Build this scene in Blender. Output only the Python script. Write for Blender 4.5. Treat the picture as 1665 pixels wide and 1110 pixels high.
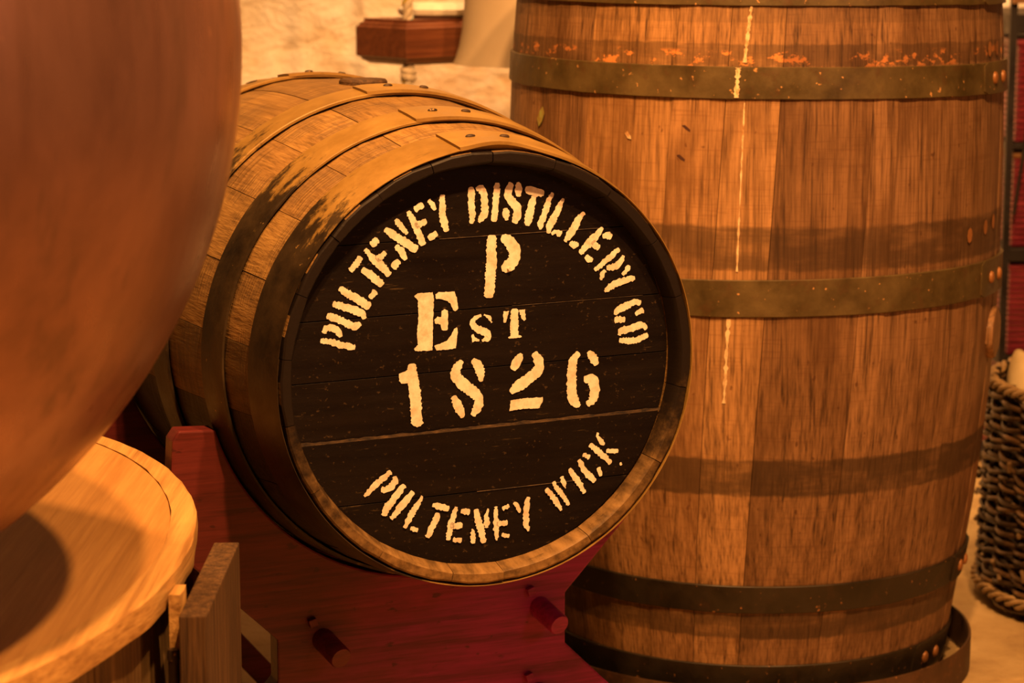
import bpy, bmesh, math, random
from mathutils import Vector, Matrix, noise
from mathutils.geometry import tessellate_polygon
R=math.radians; PI=math.pi
sc=bpy.context.scene
for o in list(bpy.data.objects): bpy.data.objects.remove(o)
COL=sc.collection
# ------------------------------------------------------------------ camera, world, lamps, exposure
cam_d=bpy.data.cameras.new('camera'); cam=bpy.data.objects.new('camera',cam_d); COL.objects.link(cam)
cam.location=(0,0,1.0); cam.rotation_euler=(PI/2-.175615,0,0)
cam_d.sensor_width=36; cam_d.lens=3808.1/1665*36; cam_d.clip_start=.05
cam_d.dof.use_dof=True; cam_d.dof.focus_distance=2.42; cam_d.dof.aperture_fstop=8.0
sc.camera=cam
sc.view_settings.view_transform='Standard'; sc.view_settings.look='None'
sc.view_settings.gamma=1; sc.view_settings.use_curve_mapping=False; sc.view_settings.exposure=0.0
W=bpy.data.worlds.new('world'); sc.world=W; W.use_nodes=True
W.node_tree.nodes['Background'].inputs[0].default_value=(1,.40,.10,1)
W.node_tree.nodes['Background'].inputs[1].default_value=.010
LC=(1,.465,.15)
def lamp(name,loc,watt,rad,target=None,cone=150,blend=.6,col=None):
    d=bpy.data.lights.new(name,'SPOT'); d.energy=watt; d.color=col or LC; d.shadow_soft_size=rad
    d.spot_size=R(cone); d.spot_blend=blend
    o=bpy.data.objects.new(name,d); COL.objects.link(o); o.location=loc
    t=Vector(target)-Vector(loc); o.rotation_euler=t.to_track_quat('-Z','Y').to_euler()
    return o
lamp('unseen_overhead_lamp',(.56,1.36,2.5),225,.035,(.0,2.3,.5),112,.4)
lamp('unseen_overhead_lamp',(.25,1.12,2.5),300,.035,(-.05,2.2,.5),112,.4)
lamp('unseen_overhead_lamp',(.25,3.95,3.2),470,.08,(.35,4.75,1.0),64,.6,col=(1,.51,.19))
lamp('unseen_overhead_lamp',(-.32,2.15,2.1),95,.04,(.1,2.8,.7),100,.5)  # added lamp, unseen, put here to brighten the barrel's upper left
lamp('side_lamp',(2.3,.35,1.75),42,.25,(.2,2.6,.5),col=(1,.42,.30))

# ------------------------------------------------------------------ materials
def mat(name):
    m=bpy.data.materials.new(name); m.use_nodes=True
    return m,m.node_tree.nodes,m.node_tree.links,m.node_tree.nodes['Principled BSDF']
class NT:
    def __init__(s,name):
        s.m,s.n,s.l,s.b=mat(name); s.tc=s.n.new('ShaderNodeTexCoord'); s.oi=s.n.new('ShaderNodeObjectInfo')
    def link(s,a,b): s.l.new(a,b)
    def vec(s,scale,rand=True,src=None):
        mp=s.n.new('ShaderNodeMapping'); mp.inputs['Scale'].default_value=scale
        s.link(src or s.tc.outputs['Object'],mp.inputs['Vector'])
        if rand:
            a=s.n.new('ShaderNodeVectorMath'); a.operation='SCALE'; a.inputs[0].default_value=(37.,91.,53.)
            s.link(s.oi.outputs['Random'],a.inputs['Scale']); s.link(a.outputs[0],mp.inputs['Location'])
        return mp.outputs[0]
    def noise(s,v,scale=1.,detail=4.,rough=.55,dist=0.):
        t=s.n.new('ShaderNodeTexNoise'); t.inputs['Scale'].default_value=scale; t.inputs['Detail'].default_value=detail
        t.inputs['Roughness'].default_value=rough; t.inputs['Distortion'].default_value=dist
        s.link(v,t.inputs['Vector']); return t.outputs['Fac']
    def ramp(s,f,stops):
        r=s.n.new('ShaderNodeValToRGB'); e=r.color_ramp.elements
        while len(e)<len(stops): e.new(.5)
        for i,(p,c) in enumerate(stops):
            e[i].position=p; e[i].color=(*c,1) if len(c)==3 else c
        s.link(f,r.inputs[0]); return r.outputs[0]
    def fr(s,f,a,b,lo=0.,hi=1.):
        r=s.n.new('ShaderNodeMapRange'); r.interpolation_type='SMOOTHSTEP'
        for k,v in zip((1,2,3,4),(a,b,lo,hi)): r.inputs[k].default_value=v
        s.link(f,r.inputs[0]); return r.outputs[0]
    def math(s,op,a,b=None,c=None):
        r=s.n.new('ShaderNodeMath'); r.operation=op
        for i,x in enumerate((a,b,c)):
            if x is None: continue
            if isinstance(x,(int,float)): r.inputs[i].default_value=x
            else: s.link(x,r.inputs[i])
        return r.outputs[0]
    def mix(s,f,a,b,mode='MIX'):
        r=s.n.new('ShaderNodeMix'); r.data_type='RGBA'; r.blend_type=mode
        if isinstance(f,(int,float)): r.inputs[0].default_value=f
        else: s.link(f,r.inputs[0])
        for i,x in ((6,a),(7,b)):
            if isinstance(x,tuple): r.inputs[i].default_value=(*x,1)
            else: s.link(x,r.inputs[i])
        return r.outputs[2]
    def sep(s,v):
        r=s.n.new('ShaderNodeSeparateXYZ'); s.link(v,r.inputs[0]); return r.outputs
    def bump(s,h,st,d=.002,prev=None):
        r=s.n.new('ShaderNodeBump'); r.inputs['Strength'].default_value=st; r.inputs['Distance'].default_value=d
        s.link(h,r.inputs['Height'])
        if prev is not None: s.link(prev,r.inputs['Normal'])
        return r.outputs[0]
    def fin(s,col,rough=.6,normal=None,metal=0.,spec=.4,tint=True):
        if isinstance(col,tuple): s.b.inputs['Base Color'].default_value=(*col,1)
        else:
            if tint: col=s.mix(1.,col,s.oi.outputs['Color'],'MULTIPLY')
            s.link(col,s.b.inputs['Base Color'])
        if isinstance(rough,(int,float)): s.b.inputs['Roughness'].default_value=rough
        else: s.link(rough,s.b.inputs['Roughness'])
        s.b.inputs['Metallic'].default_value=metal; s.b.inputs['Specular IOR Level'].default_value=spec
        if normal is not None: s.link(normal,s.b.inputs['Normal'])
        return s.m
def grain(axis,long,cross):
    v=[cross]*3; v['xyz'.index(axis)]=long; return tuple(v)
def wood(name,axis,dark,mid,light,rough=.6,cross=55.,saw=0.,bump=.5,spec=.35,blot=.5):
    t=NT(name)
    g1=t.noise(t.vec(grain(axis,cross*.05,cross)),1.,6.,.6,.3)
    g2=t.noise(t.vec(grain(axis,cross*.12,cross*4)),1.,3.,.6)
    bl=t.noise(t.vec((9,9,9)),1.,5.,.6)
    f=t.math('ADD',t.math('MULTIPLY',g1,.55),t.math('MULTIPLY',g2,.45))
    c=t.ramp(f,[(.36,dark),(.50,mid),(.62,light)])
    c=t.mix(t.fr(bl,.38,.72,0.,blot),c,dark)
    h=t.math('ADD',g1,g2)
    if saw:
        k=t.noise(t.vec(grain(axis,420.,9.)),1.,3.,.5)
        k2=t.noise(t.vec((14,14,14)),1.,2.)
        kk=t.math('MULTIPLY',t.fr(k,.42,.62),t.fr(k2,.4,.6))
        c=t.mix(t.math('MULTIPLY',kk,saw*.55),c,dark)
        h=t.math('SUBTRACT',h,t.math('MULTIPLY',kk,saw*1.2))
    return t.fin(c,rough,t.bump(h,bump,.0012),spec=spec)

def barrel_wood():
    t=NT('upright_barrel_oak')
    g1=t.noise(t.vec((120,120,3.)),1.,6.,.66,.35)
    g2=t.noise(t.vec((380,380,14)),1.,3.,.6)
    bl=t.noise(t.vec((10,10,5)),1.,6.,.65)
    sp=t.noise(t.vec((90,90,60)),1.,2.,.5)
    cr=t.noise(t.vec((14,14,420)),1.,2.,.5)
    f=t.math('ADD',t.math('MULTIPLY',g1,.5),t.math('MULTIPLY',g2,.5))
    c=t.ramp(f,[(.37,(.062,.031,.013)),(.46,(.21,.110,.043)),(.58,(.345,.186,.076))])
    c=t.mix(t.fr(bl,.42,.70,0.,.7),c,(.11,.05,.016))
    c=t.mix(t.math('MULTIPLY',t.fr(cr,.54,.68),.28),c,(.13,.05,.014))
    c=t.mix(t.fr(sp,.70,.76,0.,.75),c,(.09,.035,.012))
    z=t.sep(t.tc.outputs['Object'])[2]
    edge=t.noise(t.vec((40,40,90)),1.,4.,.6)
    rnd=t.oi.outputs['Random']
    for lo,hi,amt in ((.833,.860,.55),(.586,.640,.72),(.300,.348,.82),(.108,.142,.75),(.885,.905,.25)):
        mid=(lo+hi)/2; half=(hi-lo)/2
        d=t.math('ABSOLUTE',t.math('SUBTRACT',z,mid))
        d=t.math('ADD',d,t.math('MULTIPLY',t.math('SUBTRACT',edge,.5),.010))
        m=t.fr(d,half*.88,half*1.08,amt,0.)
        m=t.math('MULTIPLY',m,t.fr(t.noise(t.vec((7,7,30)),1.,5.,.65),.3,.55,.45,1.))
        c=t.mix(m,c,(.050,.027,.011))
    pk=t.noise(t.vec((45,45,70),False),1.,5.,.7)
    d=t.math('ABSOLUTE',t.math('SUBTRACT',z,.842))
    c=t.mix(t.math('MULTIPLY',t.fr(d,.006,.013,1.,0.),t.fr(pk,.54,.60,0.,.9)),c,(.52,.20,.055))
    h=t.math('ADD',g1,g2)
    return t.fin(c,.55,t.bump(h,.5,.0012),spec=.3)

def iron(name,a,b,rust,rough=.5,metal=.35,fleck=(.5,.25,.08),amt=.6):
    t=NT(name)
    n1=t.noise(t.vec((18,18,18)),1.,6.,.65); n2=t.noise(t.vec((120,120,120)),1.,3.,.6); n3=t.noise(t.vec((45,45,45)),1.,5.,.7)
    c=t.ramp(n1,[(.32,a),(.68,b)])
    c=t.mix(t.fr(n3,.52,.72,0.,amt),c,rust)
    c=t.mix(t.fr(n2,.66,.73),c,fleck)
    return t.fin(c,t.fr(n1,.3,.7,rough-.1,rough+.15),t.bump(t.math('ADD',n2,n3),.35,.0008),metal=metal,spec=.4)

M={}
M['cask_oak']=wood('cask_oak','z',(.14,.075,.020),(.27,.15,.042),(.35,.205,.060),.62,90.,saw=1.,bump=.8,blot=.6)
M['barrel_oak']=barrel_wood()
t=NT('chime_wood'); g=t.noise(t.vec((90,90,8)),1.,5.,.6); n=t.noise(t.vec((35,35,35)),1.,5.,.65); y=t.sep(t.tc.outputs['Object'])[1]
c=t.ramp(g,[(.35,(.11,.063,.022)),(.5,(.20,.115,.040)),(.65,(.27,.16,.058))]); c=t.mix(t.fr(t.noise(t.vec((22,22,60)),1.,5.,.7),.55,.68,0.,.7),c,(.05,.03,.012))
c=t.mix(t.fr(t.math('ADD',y,t.math('MULTIPLY',t.math('SUBTRACT',n,.5),.30)),.05,.24),c,(.012,.008,.006))  # near black towards the top, brown wood towards the bottom
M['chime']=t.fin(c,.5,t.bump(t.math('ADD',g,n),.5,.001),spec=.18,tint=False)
t=NT('cask_hoop_iron'); n1=t.noise(t.vec((16,16,16)),1.,6.,.65); n2=t.noise(t.vec((150,150,150)),1.,3.,.6); n3=t.noise(t.vec((30,30,60)),1.,6.,.7)
x=t.sep(t.tc.outputs['Object'])[0]; y=t.sep(t.tc.outputs['Object'])[1]
c=t.ramp(n1,[(.32,(.21,.12,.026)),(.68,(.33,.20,.050))])
c=t.mix(t.fr(n3,.60,.74,0.,.6),c,(.10,.06,.018))
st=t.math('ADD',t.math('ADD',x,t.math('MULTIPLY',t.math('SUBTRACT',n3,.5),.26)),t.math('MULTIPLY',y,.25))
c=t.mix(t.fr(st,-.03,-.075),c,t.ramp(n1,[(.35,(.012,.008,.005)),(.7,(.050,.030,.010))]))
c=t.mix(t.fr(n2,.70,.76,0.,.7),c,(.36,.21,.06))
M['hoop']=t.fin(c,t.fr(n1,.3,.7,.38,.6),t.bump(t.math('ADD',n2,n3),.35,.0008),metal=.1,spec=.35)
M['barrel_hoop']=iron('barrel_hoop_iron',(.050,.034,.012),(.125,.085,.027),(.085,.040,.014),.45,.15,(.55,.28,.09),.7)
M['dark_hoop']=iron('dark_barrel_hoop_iron',(.014,.010,.005),(.036,.024,.010),(.045,.021,.008),.5,.2,(.3,.13,.04),.6)
M['loose_hoop']=iron('rusty_hoop_iron',(.045,.022,.009),(.10,.046,.015),(.13,.05,.015),.6,.1,(.3,.13,.04),.7)
M['rivet']=iron('rivet_rust',(.20,.08,.022),(.36,.15,.04),(.24,.09,.025),.5,.1,(.45,.2,.06),.5)
t=NT('black_head_paint')
v=t.vec((6,70,60)); n1=t.noise(v,1.,5.,.6); n2=t.noise(t.vec((160,220,160)),1.,3.,.65); n3=t.noise(t.vec((12,22,12)),1.,5.,.6); n4=t.noise(t.vec((30,260,60)),1.,3.,.6)
c=t.ramp(n1,[(.3,(.0045,.0027,.0022)),(.75,(.011,.007,.005))])
c=t.mix(t.math('MULTIPLY',t.fr(n2,.62,.72),.5),c,(.09,.055,.025))
c=t.mix(t.math('MULTIPLY',t.fr(n4,.64,.74),t.fr(n3,.48,.62,0.,.5)),c,(.13,.085,.035))
M['black']=t.fin(c,t.fr(n3,.3,.7,.42,.62),t.bump(t.math('ADD',n1,n2),.45,.0010),spec=.12)
t=NT('dusty_edge'); n=t.noise(t.vec((60,200,60)),1.,5.,.7)
M['dust']=t.fin(t.ramp(n,[(.38,(.014,.009,.006)),(.62,(.085,.05,.02)),(.75,(.17,.10,.04))]),.8)
t=NT('cream_stencil_paint'); n=t.noise(t.vec((90,90,90),False),1.,4.,.65); n2=t.noise(t.vec((420,420,420),False),1.,2.,.6)
c=t.ramp(n,[(.3,(.62,.52,.36)),(.6,(.86,.80,.64))]); c=t.mix(t.fr(n2,.68,.78,0.,.45),c,(.42,.22,.08))
M['letter']=t.fin(c,.6,t.bump(n2,.2,.0004),spec=.25)
t=NT('copper'); n=t.noise(t.vec((5,5,2.2)),1.,6.,.62,.6); n2=t.noise(t.vec((30,30,5)),1.,4.,.6); n3=t.noise(t.vec((70,70,40)),1.,3.,.6)
c=t.ramp(n,[(.30,(.19,.095,.072)),(.50,(.32,.155,.115)),(.72,(.42,.21,.15))])
c=t.mix(t.fr(n2,.52,.72,0.,.42),c,(.11,.068,.045)); c=t.mix(t.fr(n3,.72,.78,0.,.5),c,(.8,.38,.22))
M['copper']=t.fin(c,t.fr(n2,.3,.7,.26,.40),t.bump(n,.05,.01),metal=.75,spec=.5)
t=NT('red_stained_wood'); g1=t.noise(t.vec((5,70,70),False),1.,6.,.6,.3); g2=t.noise(t.vec((14,300,300),False),1.,3.,.6); bl=t.noise(t.vec((8,12,12),False),1.,5.,.6); sp=t.noise(t.vec((45,90,90),False),1.,3.,.5)
f=t.math('ADD',t.math('MULTIPLY',g1,.55),t.math('MULTIPLY',g2,.45)); x=t.sep(t.tc.outputs['Object'])[0]
wb_=t.ramp(f,[(.38,(.055,.008,.007)),(.50,(.095,.013,.012)),(.62,(.125,.018,.016))]); wc=t.ramp(f,[(.38,(.13,.0070,.045)),(.50,(.235,.0100,.090)),(.62,(.31,.014,.125))])
c=t.mix(t.fr(t.math('ADD',x,t.math('MULTIPLY',t.math('SUBTRACT',bl,.5),.30)),-.17,.06),wb_,wc)  # browner left, brighter crimson right: light from the right put into the stain colour
c=t.mix(t.fr(bl,.56,.75,0.,.5),c,(.05,.007,.010)); c=t.mix(t.fr(sp,.66,.74,0.,.7),c,(.03,.005,.006))
M['red']=t.fin(c,.45,t.bump(f,.3,.001),spec=.3)
M['lid']=wood('pale_lid_wood','y',(.30,.16,.05),(.46,.27,.085),(.56,.35,.12),.55,34.,bump=.35,blot=.35)
M['lid']=wood('pale_lid_wood','y',(.38,.19,.052),(.46,.24,.070),(.53,.29,.088),.55,60.,bump=.4,blot=.3)
M['lidrim']=wood('pale_rim_wood','y',(.30,.15,.042),(.50,.28,.085),(.60,.36,.115),.6,45.,bump=.7,blot=.4)
M['plinth_oak']=wood('plinth_stave_oak','z',(.07,.04,.016),(.17,.10,.035),(.26,.16,.06),.6,80.,bump=.6)
M['plank']=wood('grey_brown_plank','z',(.030,.015,.006),(.080,.041,.015),(.14,.072,.026),.7,110.,bump=.9,blot=.5)
M['darkiron']=iron('dark_iron',(.02,.014,.010),(.06,.035,.018),(.09,.04,.015),.5,.4)
M['blackmetal']=iron('black_rack_metal',(.008,.006,.005),(.016,.011,.008),(.02,.01,.006),.5,.2,(.03,.015,.008),.3)
M['shelfwood']=wood('moulded_brown_wood','x',(.075,.022,.010),(.15,.045,.018),(.21,.07,.026),.4,90.,bump=.3,spec=.5,blot=.3)
t=NT('whitewashed_stone'); n=t.noise(t.vec((11,11,15),False),1.,6.,.62,.4); n2=t.noise(t.vec((4.6,4.6,7),False),1.,4.,.6,.3); n3=t.noise(t.vec((40,40,40),False),1.,4.,.6)
c=t.ramp(n,[(.30,(.52,.40,.26)),(.45,(.76,.68,.55)),(.7,(.84,.80,.72))]); c=t.mix(t.fr(n2,.48,.66,0.,.6),c,(.62,.42,.22))
M['wall']=t.fin(c,.9,t.bump(t.math('ADD',n,t.math('MULTIPLY',n3,.2)),.5,.03),spec=.1)
t=NT('worn_stone_floor'); n=t.noise(t.vec((7,7,7),False),1.,6.,.62); n2=t.noise(t.vec((60,60,60),False),1.,4.,.65)
c=t.ramp(n,[(.3,(.30,.19,.085)),(.5,(.47,.33,.15)),(.7,(.56,.41,.20))]); c=t.mix(t.fr(n2,.62,.75,0.,.5),c,(.24,.14,.06))
M['floor']=t.fin(c,.75,t.bump(t.math('ADD',n,t.math('MULTIPLY',n2,.4)),.5,.01),spec=.2)
t=NT('brown_stone_wall'); n=t.noise(t.vec((4,4,5),False),1.,5.,.6); M['wall2']=t.fin(t.ramp(n,[(.3,(.25,.18,.11)),(.7,(.50,.40,.28))]),.9,spec=.1)
t=NT('plaster_ceiling'); M['ceil']=t.fin((.10,.07,.045),.9,spec=.1)
t=NT('willow'); n=t.noise(t.vec((40,40,40)),1.,4.,.6); n2=t.noise(t.vec((9,9,30)),1.,3.,.6)
c=t.ramp(n,[(.3,(.020,.010,.005)),(.62,(.065,.033,.012)),(.8,(.20,.12,.045))])
M['willow']=t.fin(c,.36,t.bump(n,.4,.001),spec=.6)
t=NT('willow_dark'); n=t.noise(t.vec((40,40,40)),1.,4.,.6); M['willowdark']=t.fin(t.ramp(n,[(.3,(.012,.007,.004)),(.7,(.035,.018,.008))]),.6,spec=.3)
t=NT('pale_willow'); n=t.noise(t.vec((60,60,60)),1.,4.,.6); M['willowpale']=t.fin(t.ramp(n,[(.3,(.20,.12,.045)),(.7,(.42,.28,.12))]),.45,t.bump(n,.4,.001),spec=.5)
t=NT('red_wicker'); n=t.noise(t.vec((25,25,160)),1.,4.,.6); M['redwicker']=t.fin(t.ramp(n,[(.3,(.10,.009,.018)),(.55,(.20,.018,.035)),(.8,(.34,.05,.06))]),.38,spec=.6)
t=NT('tan_cane'); n=t.noise(t.vec((60,60,60)),1.,4.,.6); M['cane']=t.fin(t.ramp(n,[(.3,(.12,.055,.02)),(.7,(.24,.12,.04))]),.5)
t=NT('sackcloth'); n=t.noise(t.vec((14,14,14)),1.,5.,.6); n2=t.noise(t.vec((260,260,260)),1.,2.,.5)
M['sack']=t.fin(t.ramp(n,[(.3,(.42,.31,.14)),(.7,(.62,.50,.27))]),.9,t.bump(n2,.4,.001),spec=.1)
t=NT('cream_rope'); n=t.noise(t.vec((200,200,30)),1.,3.,.6); M['rope']=t.fin(t.ramp(n,[(.3,(.46,.38,.27)),(.7,(.66,.58,.44))]),.8,t.bump(n,.5,.001),spec=.15)
t=NT('blue_yarn'); M['yarnblue']=t.fin((.03,.22,.32),.8); t=NT('yellow_yarn'); M['yarnyellow']=t.fin((.72,.55,.04),.8)
t=NT('cream_shade'); n=t.noise(t.vec((8,8,8)),1.,3.,.5); M['shade']=t.fin(t.ramp(n,[(.3,(.52,.42,.28)),(.7,(.60,.50,.35))]),.6,spec=.3)
t=NT('pale_card'); n=t.noise(t.vec((12,12,12)),1.,3.,.5); M['card']=t.fin(t.ramp(n,[(.3,(.60,.56,.46)),(.7,(.66,.63,.54))]),.6,spec=.2)
t=NT('paint_marks'); n=t.noise(t.vec((120,120,60)),1.,4.,.7); M['cream_mark']=t.fin(t.ramp(n,[(.35,(.38,.18,.05)),(.55,(.72,.55,.30))]),.6)
t=NT('lime_mark'); n=t.noise(t.vec((120,120,60)),1.,4.,.7); M['lime_mark']=t.fin(t.ramp(n,[(.35,(.30,.17,.03)),(.6,(.34,.40,.10))]),.6)
t=NT('dark_mark'); M['dark_mark']=t.fin((.05,.015,.008),.7)

# ------------------------------------------------------------------ mesh helpers
class MB:
    def __init__(s): s.v=[]; s.f=[]; s.mi=[]
    def add(s,vs,fs,mi=0):
        o=len(s.v); s.v+= [tuple(p) for p in vs]; s.f+=[tuple(i+o for i in f) for f in fs]; s.mi+=[mi]*len(fs)
    def grid(s,rows,closed_u=False,closed_v=False,mi=0):
        nu=len(rows); nv=len(rows[0]); vs=[p for r in rows for p in r]; fs=[]
        for i in range(nu if closed_u else nu-1):
            for j in range(nv if closed_v else nv-1):
                a=i*nv+j; b=i*nv+(j+1)%nv; c=((i+1)%nu)*nv+(j+1)%nv; d=((i+1)%nu)*nv+j
                fs.append((a,b,c,d))
        s.add(vs,fs,mi)
    def tube(s,pts,r,n=6,caps=True,closed=False,mi=0):
        pts=[Vector(p) for p in pts]; m=len(pts); rows=[]
        up=Vector((.13,.21,1)).normalized()
        for i,p in enumerate(pts):
            a=pts[(i-1)%m] if (closed or i>0) else p; b=pts[(i+1)%m] if (closed or i<m-1) else p
            t=(b-a).normalized(); x=t.cross(up)
            if x.length<1e-4: x=t.cross(Vector((1,0,0)))
            x.normalize(); y=x.cross(t); rr=r[i] if isinstance(r,(list,tuple)) else r
            rows.append([p+(x*math.cos(2*PI*k/n)+y*math.sin(2*PI*k/n))*rr for k in range(n)])
        s.grid(rows,closed,True,mi)
        if caps and not closed:
            o=len(s.v)-m*n
            s.f.append(tuple(o+k for k in range(n))[::-1]); s.f.append(tuple(o+(m-1)*n+k for k in range(n))); s.mi+=[mi,mi]
    def box(s,c,h,rot=None,mi=0):
        vs=[]
        for x in (-1,1):
            for y in (-1,1):
                for z in (-1,1):
                    p=Vector((x*h[0],y*h[1],z*h[2]))
                    if rot: p=rot@p
                    vs.append(p+Vector(c))
        s.add(vs,[(0,1,3,2),(4,6,7,5),(0,4,5,1),(2,3,7,6),(0,2,6,4),(1,5,7,3)],mi)
    def lathe(s,prof,n=48,c=(0,0,0),cap=True,ph=0.):
        rows=[[(c[0]+r*math.cos(2*PI*k/n+ph),c[1]+r*math.sin(2*PI*k/n+ph),c[2]+z) for k in range(n)] for r,z in prof]
        s.grid(rows,False,True)
        if cap:
            o=len(s.v)-len(prof)*n
            s.f.append(tuple(o+k for k in range(n))[::-1]); s.f.append(tuple(o+(len(prof)-1)*n+k for k in range(n))); s.mi+=[0,0]
    def prism(s,poly,z0,z1,mi=0,to=lambda x,y,z:(x,y,z)):
        n=len(poly); tri=tessellate_polygon([[Vector((x,y,0)) for x,y in poly]])
        vs=[to(x,y,z0) for x,y in poly]+[to(x,y,z1) for x,y in poly]
        fs=[tuple(t) for t in tri]+[tuple(i+n for i in t) for t in tri]+[(i,(i+1)%n,(i+1)%n+n,i+n) for i in range(n)]
        s.add(vs,fs,mi)
    def build(s,name,m,parent=None,smooth=True,bevel=0.,ang=35,seg=2,label=None):
        me=bpy.data.meshes.new(name); me.from_pydata(s.v,[],s.f)
        for x in (m if isinstance(m,(list,tuple)) else [m]): me.materials.append(x)
        bm=bmesh.new(); bm.from_mesh(me)
        for f,i in zip(bm.faces,s.mi): f.material_index=i
        bmesh.ops.recalc_face_normals(bm,faces=bm.faces)
        if bevel:
            bmesh.ops.remove_doubles(bm,verts=bm.verts,dist=1e-6)
            es=[e for e in bm.edges if len(e.link_faces)==2 and e.calc_face_angle(0)>R(30)]
            bmesh.ops.bevel(bm,geom=es,offset=bevel,segments=seg,affect='EDGES',profile=.6)
        for e in bm.edges:
            if len(e.link_faces)==2 and e.calc_face_angle(0)>R(ang): e.smooth=False
        for f in bm.faces: f.smooth=smooth
        bm.to_mesh(me); bm.free()
        o=bpy.data.objects.new(name,me); COL.objects.link(o)
        if parent is not None: o.parent=parent
        if label: o['label']=label
        return o
def tag(o,label,cat,group=None):
    o['label']=label; o['category']=cat
    if group: o['group']=group
    return o
def empty(name,loc,label,cat,group=None,mtx=None):
    o=bpy.data.objects.new(name,None); COL.objects.link(o); o.empty_display_size=.05
    if mtx is not None:
        mm=mtx.to_4x4(); mm.translation=Vector(loc); o.matrix_world=mm
    else: o.location=loc
    return tag(o,label,cat,group)
def struct(o): o['kind']='structure'; return o
def cr(pts,n):
    out=[]; m=len(pts)
    for i in range(m-1):
        p0=Vector(pts[max(i-1,0)]); p1=Vector(pts[i]); p2=Vector(pts[i+1]); p3=Vector(pts[min(i+2,m-1)])
        for k in range(n):
            t=k/n; out.append(.5*((2*p1)+(p2-p0)*t+(2*p0-5*p1+4*p2-p3)*t*t+(3*p1-p0-3*p2+p3)*t**3))
    out.append(Vector(pts[-1])); return out
def interp(tab,x):
    if x<=tab[0][0]: return tab[0][1]
    for (a,b),(c,d) in zip(tab,tab[1:]):
        if x<=c: return b+(d-b)*(x-a)/(c-a)
    return tab[-1][1]
def rivet(mb,p,nrm,r,h,sq=1.,axis=None):
    n=Vector(nrm).normalized(); x=n.cross(Vector(axis) if axis else Vector((.3,.2,.9))).normalized(); y=n.cross(x)
    rows=[]
    for rr,hh in ((1.,-.3),(1.,.25),(.8,.75),(.4,1.)):
        rows.append([Vector(p)+(x*math.cos(2*PI*k/10)*rr*r+y*math.sin(2*PI*k/10)*rr*r*sq)+n*h*hh for k in range(10)])
    mb.grid(rows,False,True); o=len(mb.v); mb.f.append(tuple(range(o-10,o))); mb.mi.append(0)

# ------------------------------------------------------------------ the setting
rng=random.Random(4)
mb=MB(); rows=[]
for i in range(61):
    rows.append([(-3+6*j/60,4.75-.035*noise.noise(Vector((j*.35,i*.5,0)))-.02*noise.noise(Vector((j*.9,i*1.1,7))),-.02+4.24*i/60) for j in range(61)])
mb.grid(rows); struct(mb.build('wall_back',M['wall']))
mb=MB(); rows=[[(-3+6*j/60,-1+5.9*i/60,.003*(noise.noise(Vector((j*.7,i*.7,3)))-1)) for j in range(61)] for i in range(61)]
mb.grid(rows); struct(mb.build('floor',M['floor']))
mb=MB(); mb.box((0,1.95,4.24),(3,2.95,.04)); struct(mb.build('ceiling',M['ceil'],smooth=False))
mb=MB(); mb.box((0,-1.06,2.1),(3,.04,2.14)); struct(mb.build('wall_front',M['wall2'],smooth=False))

# ------------------------------------------------------------------ the upright barrel
BX,BY=.3216,3.15
BP=[(.004,.2690),(.03,.2755),(.072,.2832),(.1436,.2935),(.20,.3035),(.28,.3130),(.38,.3225),(.48,.3285),(.56,.3300),(.64,.3300),(.72,.3290),(.80,.3265),(.86,.3235),(.92,.3190),(1.0,.3100),(1.06,.3000),(1.10,.2920)]
bmtx=Matrix.Rotation(.0052,3,'Y')
barrel=empty('upright_barrel',(BX,BY,.0),'tall brown oak barrel standing upright on the floor at right','barrel',mtx=bmtx)
def bpos(ph,z,r): ph-=5.83; return (r*math.sin(R(ph)),-r*math.cos(R(ph)),z)
TW=9.0
bnd=[-57.5,-40,-18.6,-6.9,4.75,25.3,31.9,54.5,76]
a=76.
while a<360-57.5-14:
    st=rng.uniform(13,24); a+=st
    if a<360-57.5-9: bnd.append(a)
bnd=sorted(bnd); bnd.append(bnd[0]+360)
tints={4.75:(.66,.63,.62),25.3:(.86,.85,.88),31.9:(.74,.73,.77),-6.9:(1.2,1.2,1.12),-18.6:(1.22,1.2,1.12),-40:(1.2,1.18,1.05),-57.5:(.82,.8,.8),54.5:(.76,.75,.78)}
zs=[.004,.012,.03,.072,.12,.17,.24,.32,.40,.48,.56,.64,.72,.80,.86,.92,1.0,1.06,1.09,1.10]
for a0,a1 in zip(bnd,bnd[1:]):
    mb=MB(); rows=[]; dr=rng.uniform(-.0007,.0007); m=max(3,int((a1-a0)/5))
    for z in zs:
        r=interp(BP,z)+dr; tw=TW*(z-.72); e=min(z-.004,1.10-z)
        ti=.012 if e<.004 else (.018 if e<.03 else .024)
        ro=r-(.002 if e<.004 else 0)
        g=.07
        out=[bpos(a0+g+(a1-a0-2*g)*k/m+tw,z,ro-(.0011 if k in(0,m) else 0)) for k in range(m+1)]
        inn=[bpos(a0+g+(a1-a0-2*g)*k/m+tw,z,r-ti) for k in range(m,-1,-1)]
        rows.append(out+inn)
    mb.grid(rows,False,True); n=len(rows[0]); L=len(rows)
    for b in (0,(L-1)*n):
        for k in range(m): mb.f.append((b+k,b+k+1,b+n-2-k,b+n-1-k)); mb.mi.append(0)
    o=mb.build('stave',M['barrel_oak'],barrel)
    k=tints.get(a0,None) or tuple([rng.uniform(.8,1.1)]*3); o.color=(*k,1)
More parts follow.
